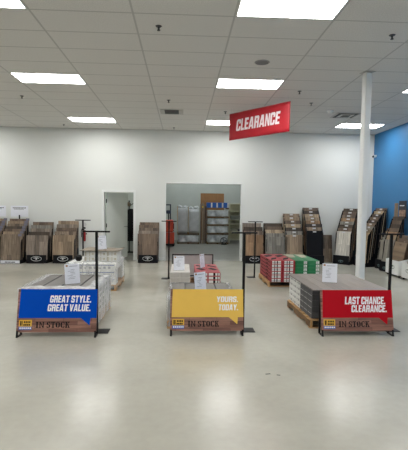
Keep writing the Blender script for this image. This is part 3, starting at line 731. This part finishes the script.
# white bins with boards
def bin_(x0, x1, y0, y1, label, boards, bdesc):
    t = thing('sample_bin', label, 'bin', (x0, y0, 0), 0, 'white sample bins')
    X, Y, Hh = x1-x0, y1-y0, .40
    MB().bev(0, X, 0, Y, .05, .065, .004).obj('bottom', WHITE, t)
    MB().bev(0, .015, 0, Y, .065, Hh, .004).obj('front_panel', WHITE, t); MB().bev(X-.015, X, 0, Y, .065, Hh+.1, .004).obj('rear_panel', WHITE, t)
    for yy in (0, Y-.015):
        MB().prism([(.015,.065),(X-.015,.065),(X-.015,Hh+.1),(.015,Hh)], yy, yy+.015, 'Y').obj('side_panel', WHITE, t)
    mb = MB().ring((0, .23), .13, .05, .014, 0, .002).prism([(-.07,.235),(-.03,.262),(.04,.262),(.08,.235),(.02,.24),(.01,.2),(-.01,.2),(-.02,.24)], 0, .002, 'Y')
    mb.xf(Matrix.Translation((-.0022, Y/2, 0)) @ Matrix.Rotation(-PI/2, 4, 'Z')).obj('emblem', mat('bin_print', (110, 118, 112), .6), t)
    MB().ring((X/2, .23), .11, .05, .012, -.0022, -.0002).obj('emblem', mat('bin_print', (110, 118, 112), .6), t)
    for px in (.03, X-.05):
        for py in (.02, Y-.06): MB().box(px, px+.03, py, py+.04, 0, .05).obj('foot', BLACK, t)
    for k, (tn, hb) in enumerate(boards):
        b = thing('sample_board', f'{ORD[k]} {tn} carrying-handle sample board in the {bdesc}', 'sample board', (x0+.06+.075*k, (y0+y1)/2, .068), 0, 'boards in the white bins')
        hw_ = Y/2-.04; Tm = Matrix.Rotation(math.radians(11), 4, 'Y')
        # plate with a real handle slot
        s1, s2, sz0, sz1 = -.05, .05, hb-.09, hb-.065
        mb = MB().box(0,.014,-hw_,hw_,0,sz0).box(0,.014,-hw_,s1,sz0,sz1).box(0,.014,s2,hw_,sz0,sz1).box(0,.014,-hw_,hw_,sz1,hb)
        mb.xf(Tm).obj('board', TONES[tn], b)
bin_(5.20, 5.68, 9.82, 10.46, 'white sample bin with tree emblem by the blue wall, farther one', [('tan', .80), ('walnut', .88), ('rustic brown', .95)], 'farther white bin')
bin_(5.20, 5.68, 9.02, 9.68, 'white sample bin cut by the right edge of the photo', [('grey-brown', .78), ('ash grey', .86), ('tan', .92)], 'white bin at the right edge')

# ---- fire extinguisher on the wall
t = thing('fire_extinguisher', 'red fire extinguisher on the wall left of the open door', 'extinguisher', (-2.97, YB-.07, .58))
ER = mat('extinguisher_red', (150, 16, 22), .35)
prof = [(0,.0),(.042,.0),(.05,.02),(.05,.27),(.04,.31),(.02,.33),(0,.33)]
mb = MB(); n = 18
for r_, z_ in prof[1:-1]: mb.v += [(r_*math.cos(2*PI*i/n), r_*math.sin(2*PI*i/n), z_) for i in range(n)]
for k in range(len(prof)-3):
    for i in range(n): mb.f.append((k*n+i, k*n+(i+1) % n, (k+1)*n+(i+1) % n, (k+1)*n+i))
mb.f += [tuple(range(n-1,-1,-1)), tuple(range((len(prof)-3)*n, (len(prof)-2)*n))]
smooth(mb.obj('cylinder', ER, t))
MB().cyl((0,0,.33),(0,0,.37),.018,n=10).obj('valve', BLACK, t)
MB().box(-.012,.012,-.10,.03,.37,.385).box(-.012,.012,-.10,.02,.395,.41).obj('handle', BLACK, t)
MB().cyl((.02,-.02,.35),(.05,-.02,.352),.018,n=12).obj('gauge', WHITE, t)
hz = MB()
pts = [(-.015,0,.36),(-.06,0,.37),(-.085,0,.30),(-.075,0,.12)]
for a, b in zip(pts, pts[1:]): hz.cyl(a, b, .011, n=8)
hz.obj('hose', BLACK, t)
MB().box(-.075,.075,.045,.069,.20,.23).box(-.03,.03,.06,.069,.0,.42).obj('wall_bracket', BLACK, t)
MB().cyl((0,.062,.50),(0,.069,.50),.06,n=18).obj('sign_disc', mat('ext_disc', (200,200,200), .5), t)

# ================================================================== STOCKROOM
SILV = mat('silver_wrap', (198, 202, 206), .2, .15, noise=.4, nscale=5, bump=1, bscale=9)
GREYW = mat('grey_wrapped', (186, 186, 188), .3, 0, noise=.12, nscale=4, bump=.7, bscale=8)
def wrapped(x0, x1, y0, y1, z0, z1, mt, name, label, cat, group=None, amp=.018):
    """load under crumpled film: a subdivided box with uneven faces"""
    import bmesh
    bm = bmesh.new()
    bmesh.ops.create_cube(bm, size=1, matrix=Matrix.Diagonal((x1-x0-2*amp, y1-y0-2*amp, z1-z0-.004, 1)))
    bmesh.ops.subdivide_edges(bm, edges=bm.edges[:], cuts=6, use_grid_fill=True)
    rr = random.Random(int((x0+5)*100+z0*1000))
    h_ = (z1-z0-.004)/2
    for v in bm.verts:
        d = Vector((v.co.x, v.co.y, 0)); k = rr.uniform(-1, 1)*amp
        if d.length > 0 and abs(v.co.z) < h_-1e-4: v.co += d.normalized()*k
        elif v.co.z > h_-1e-4: v.co.z -= rr.uniform(0, amp*.8)
    me = bpy.data.meshes.new(name); bm.to_mesh(me); bm.free(); me.materials.append(mt)
    o = link(me, name, None, ((x0+x1)/2, (y0+y1)/2, (z0+z1)/2)); return tag(smooth(o), label, cat, group)
def small_pallet(x0, x1, y0, y1, z, label):
    t = thing('wooden_pallet', label, 'pallet', ((x0+x1)/2, (y0+y1)/2, z), 0, 'wooden pallets')
    W, D = x1-x0, y1-y0
    SP = wood('stock_pallet', (132, 108, 78), (112, 92, 66), .5, 2, 'X', .8, .2)
    for x in (-W/2+.03, 0, W/2-.03): MB().box(x-.03, x+.03, -D/2, D/2, .012, .05).obj('stringer', SP, t)
    for y in (-D/2+.06, -D/6, D/6, D/2-.06): MB().box(-W/2, W/2, y-.05, y+.05, .05, .062).obj('deck_board', SP, t)
    for y in (-D/2+.06, D/2-.06): MB().box(-W/2, W/2, y-.05, y+.05, 0, .012).obj('bottom_board', SP, t)
# stack with blue boxes
zs = [0, .43, .82, 1.17]
tops = [.425, .815, 1.165, 1.53]
for k in range(4):
    w_ = ['bottom', 'second', 'third', 'uppermost'][k]
    small_pallet(1.08, 2.06, 18.75, 19.75, zs[k], f'{w_} pallet in the stack of silver-wrapped loads, counted from the floor')
    wrapped(1.10, 2.04, 18.77, 19.73, zs[k]+.0625, tops[k], SILV, 'wrapped_load', f'silver film-wrapped load, {w_} in the stack, counted from the floor', 'wrapped load', 'silver loads in the stockroom')
small_pallet(1.08, 2.06, 18.75, 19.75, 1.561, 'dark pallet under the blue boxes on top of the stack')
for i in range(4):
    t = thing('blue_box', f'blue and white carton on top of the stockroom stack, {["leftmost","second","third","rightmost"][i]}', 'carton', (1.20+.245*i, 19.2, 1.625), 0, 'blue boxes on the stockroom stack')
    MB().bev(-.118, .118, -.4, .4, 0, .23, .005).obj('box', mat('blue_box', (34, 92, 180), .5), t)
    MB().box(.05, .112, -.4025, -.4005, .01, .22).obj('white_panel', C_WHITE, t)
# grey stacks
small_pallet(-.24, .74, 18.75, 19.75, 0, 'lower pallet under the grey wrapped columns in the stockroom')
wrapped(-.23, .73, 18.77, 19.73, .0625, .40, SILV, 'wrapped_load', 'silver film-wrapped load under the two grey columns', 'wrapped load', 'silver loads in the stockroom')
small_pallet(-.24, .74, 18.75, 19.75, .403, 'upper pallet under the grey wrapped columns in the stockroom')
wrapped(-.22, .22, 18.80, 19.70, .467, 1.60, GREYW, 'wrapped_column', 'left tall grey film-wrapped column of cartons in the stockroom', 'wrapped load')
wrapped(.27, .73, 18.80, 19.70, .467, 1.56, GREYW, 'wrapped_column', 'right tall grey film-wrapped column of cartons in the stockroom', 'wrapped load')
o = MB().box(.235, .255, 18.79, 18.83, .467, 1.65).obj('wood_batten', PALM); tag(o, 'thin wood batten between the two grey wrapped columns', 'batten')
o = MB().box(-.255, -.23, 18.80, 18.84, .467, 1.68).obj('wood_batten', PALM); tag(o, 'thin wood batten at the left of the grey wrapped columns', 'batten')
bagm = mat('bag_white', (196, 198, 198), .3, noise=.1, bump=.8, bscale=14)
for i, (x, s_) in enumerate([(-.13,.10),(.11,.085),(.37,.09),(.60,.11)]):
    import bmesh
    bm = bmesh.new(); bmesh.ops.create_icosphere(bm, subdivisions=3, radius=s_)
    rr = random.Random(i)
    for v in bm.verts:
        k = 1+.18*math.sin(v.co.x*40+i)*math.cos(v.co.z*37+i*2)+rr.uniform(-.05,.05); v.co *= k
        v.co.z = max(v.co.z, -s_*.55)*.8; v.co.x *= 1.1
    zmin = min(v.co.z for v in bm.verts)
    for v in bm.verts: v.co.z -= zmin
    me = bpy.data.meshes.new('plastic_bag'); bm.to_mesh(me); bm.free(); me.materials.append(bagm)
    tag(smooth(link(me, 'plastic_bag', None, (x, 19.05, 1.602 if x < .22 else 1.562))), f'white crumpled plastic bundle on the grey columns, {["leftmost","second","third","rightmost"][i]}', 'plastic bundle', 'plastic bundles')
# leaning tall strips between the stacks
for i, (x, h_, tn) in enumerate([(.79,1.80,'walnut'),(.87,1.85,'tan'),(.94,1.78,'walnut'),(1.01,1.70,'dark brown')]):
    o = MB().bev(0,.062,0,.03,0,h_,.003).xf(Matrix.Rotation(math.radians(-6),4,'X')).obj('trim_strip', TONES[tn], None, (x, 18.95+.02*i, .004))
    tag(o, f'tall brown trim strip leaning between the stockroom stacks, {["leftmost","second","third","rightmost"][i]}', 'trim strip', 'trim strips')
    if i == 1: MB().box(.005,.057,-.006,-.001,1.62,1.70).xf(Matrix.Rotation(math.radians(-6),4,'X')).obj('yellow_sticker', mat('yellow_tag', (210,180,40), .6), o)
# plywood sheet against the back wall
o = MB().bev(0,1.16,0,.02,0,2.33,.003).xf(Matrix.Rotation(math.radians(-4),4,'X')).obj('plywood_sheet', wood('plywood', (150,106,62),(138,96,56),3,4,'Z',.6,.15), None, (.87, 20.70, .004)); tag(o, 'brown plywood sheet leaning on the stockroom back wall', 'plywood')
# cream metal shelf
CRM = mat('cream_metal', (214, 210, 184), .5)
t = thing('metal_shelf', 'cream metal shelving unit at the right of the stockroom', 'shelf', (2.17, 19.55, 0))
for x in (0, .68):
    for y in (0, .45): MB().box(x, x+.035, y, y+.035, 0, 1.84).obj('upright', CRM, t)
for z in (.12, .5, .86, 1.05, 1.45, 1.8): MB().box(.0, .715, .0, .485, z, z+.025).obj('shelf_board', CRM, t)
MB().box(.035, .68, .47, .478, .12, 1.8).obj('back_panel', CRM, t)
for x, z, w_, h_, c_, nm in [(.08,1.076,.5,.18,(110,112,104),'grey bin on the upper shelf'),(.1,.526,.3,.13,(150,148,130),'pale box on the lower shelf'),(.42,.526,.2,.1,(60,62,66),'dark box on the lower shelf'),(.08,.886,.2,.11,(130,126,108),'tan box on the middle shelf')]:
    o = MB().bev(0,w_,0,.3,0,h_,.006).box(.01,w_-.01,-.002,0,h_*.35,h_*.6).obj('storage_box', mat('box_'+nm[:6]+str(int(z*100)), c_, .6), None, (2.17+x, 19.62, z)); tag(o, f'small {nm} of the cream unit', 'storage box')
# round floor fan
t = thing('floor_fan', 'small dark round floor fan in front of the wrapped stack', 'fan', (1.83, 18.55, 0))
MB().ring((0,.17),.155,.155,.02,-.05,.05).obj('cage_ring', BLACK, t)
sp_ = MB()
for k in range(8):
    a = PI*k/8; sp_.cyl((-.14*math.cos(a),-.045,.17-.14*math.sin(a)),(.14*math.cos(a),-.045,.17+.14*math.sin(a)),.004,n=5)
sp_.obj('grille', mat('fan_grille', (96,104,112), .4), t)
for k in range(3):
    a = 2*PI*k/3; MB().prism([(.02*math.cos(a),.17+.02*math.sin(a)),(.12*math.cos(a-.4),.17+.12*math.sin(a-.4)),(.12*math.cos(a+.3),.17+.12*math.sin(a+.3))],-.01,.0,'Y').obj('blade', mat('fan_blade', (60,66,74), .4), t)
MB().box(-.12,.12,-.08,.08,0,.016).box(-.015,.015,-.02,.02,.015,.04).obj('stand', BLACK, t)
# red pallet truck
t = thing('pallet_truck', 'orange-red electric pallet truck beside the stockroom opening', 'pallet truck', (-.57, 17.35, 0))
OR = mat('truck_orange', (196, 62, 36), .4)
MB().bev(-.28,.22,0,.55,.12,.58,.03).obj('battery_body', OR, t)
MB().bev(-.26,.18,.05,.5,.60,1.10,.04).obj('motor_cover', OR, t)
MB().box(.18,.205,.1,.45,.72,.95).box(.18,.205,.1,.45,.64,.67).obj('vent_panel', BLACK, t)
MB().bev(-.30,.24,-.02,.57,.04,.12,.01).obj('chassis', BLACK, t)
for x in (-.22, .14): MB().cyl((x,.12,.08),(x+.07,.12,.08),.078,n=16).obj('wheel', BLACK, t)
MB().box(-.2,-.15,.5,.55,.6,2.0).box(.02,.07,.5,.55,1.1,1.75).box(-.2,.07,.5,.55,1.7,1.75).obj('mast', mat('mast_dark', (42,44,56), .4), t)
MB().cyl((-.02,.2,1.1),(-.02,.12,1.38),.02,n=8).obj('tiller', BLACK, t)
MB().bev(-.12,.08,.06,.14,1.36,1.5,.02).obj('control_head', mat('control_dark', (46,52,74), .4), t)
# ---- office seen past the door leaf
t = thing('coat_rack', 'dark coat stand with black coats behind the open door', 'coat rack', (-1.90, 15.05, 0))
MB().cyl((0,0,.02),(0,0,1.85),.02,n=10).obj('pole', BLACK, t)
MB().cyl((0,0,0),(0,0,.025),.2,n=16).obj('foot', BLACK, t)
for k in range(4):
    a = PI/2*k+.4; MB().cyl((0,0,1.65),(.16*math.cos(a),.16*math.sin(a),1.75),.012,n=6).obj('hook_arm', BLACK, t)
mb = MB(); n = 20; lev = [(.42,.16,.09),(.7,.2,.11),(1.1,.2,.12),(1.4,.17,.11),(1.56,.07,.06)]
for z_, a_, b_ in lev: mb.v += [((a_*(1+.12*math.sin(i*2.6+z_*3)))*math.cos(2*PI*i/n), b_*math.sin(2*PI*i/n), z_) for i in range(n)]
for k in range(len(lev)-1):
    for i in range(n): mb.f.append((k*n+i, k*n+(i+1) % n, (k+1)*n+(i+1) % n, (k+1)*n+i))
mb.f += [tuple(range(n-1,-1,-1)), tuple(range((len(lev)-1)*n, len(lev)*n))]
smooth(mb.obj('coat', mat('black_cloth', (20,20,24), .9, noise=.2), t, (.06,-.08,0)))
MB().cyl((-.02,-.1,1.70),(.02,-.12,1.74),.1,.07,14).obj('hat', mat('hat_tan', (136,118,96), .8), t)
MB().ring((0,0),.1,.1,.03,-.02,.02,16).xf(Matrix.Translation((-.06,-.16,1.6))).obj('strap_coil', mat('strap_grey', (92,92,90), .7), t)
# scuff marks on the floor in front of the yellow sign
for i, (x, y, a, l) in enumerate([(.86,4.05,.2,.05),(.96,4.02,-.3,.035)]):
    o = MB().box(-l/2,l/2,-.006,.006,0,.0015).obj('floor_scuff', INKD, None, (x, y, .0005), a); tag(o, f'tiny dark scuff mark on the floor before the yellow sign, {["left","right"][i]} one', 'scuff mark')
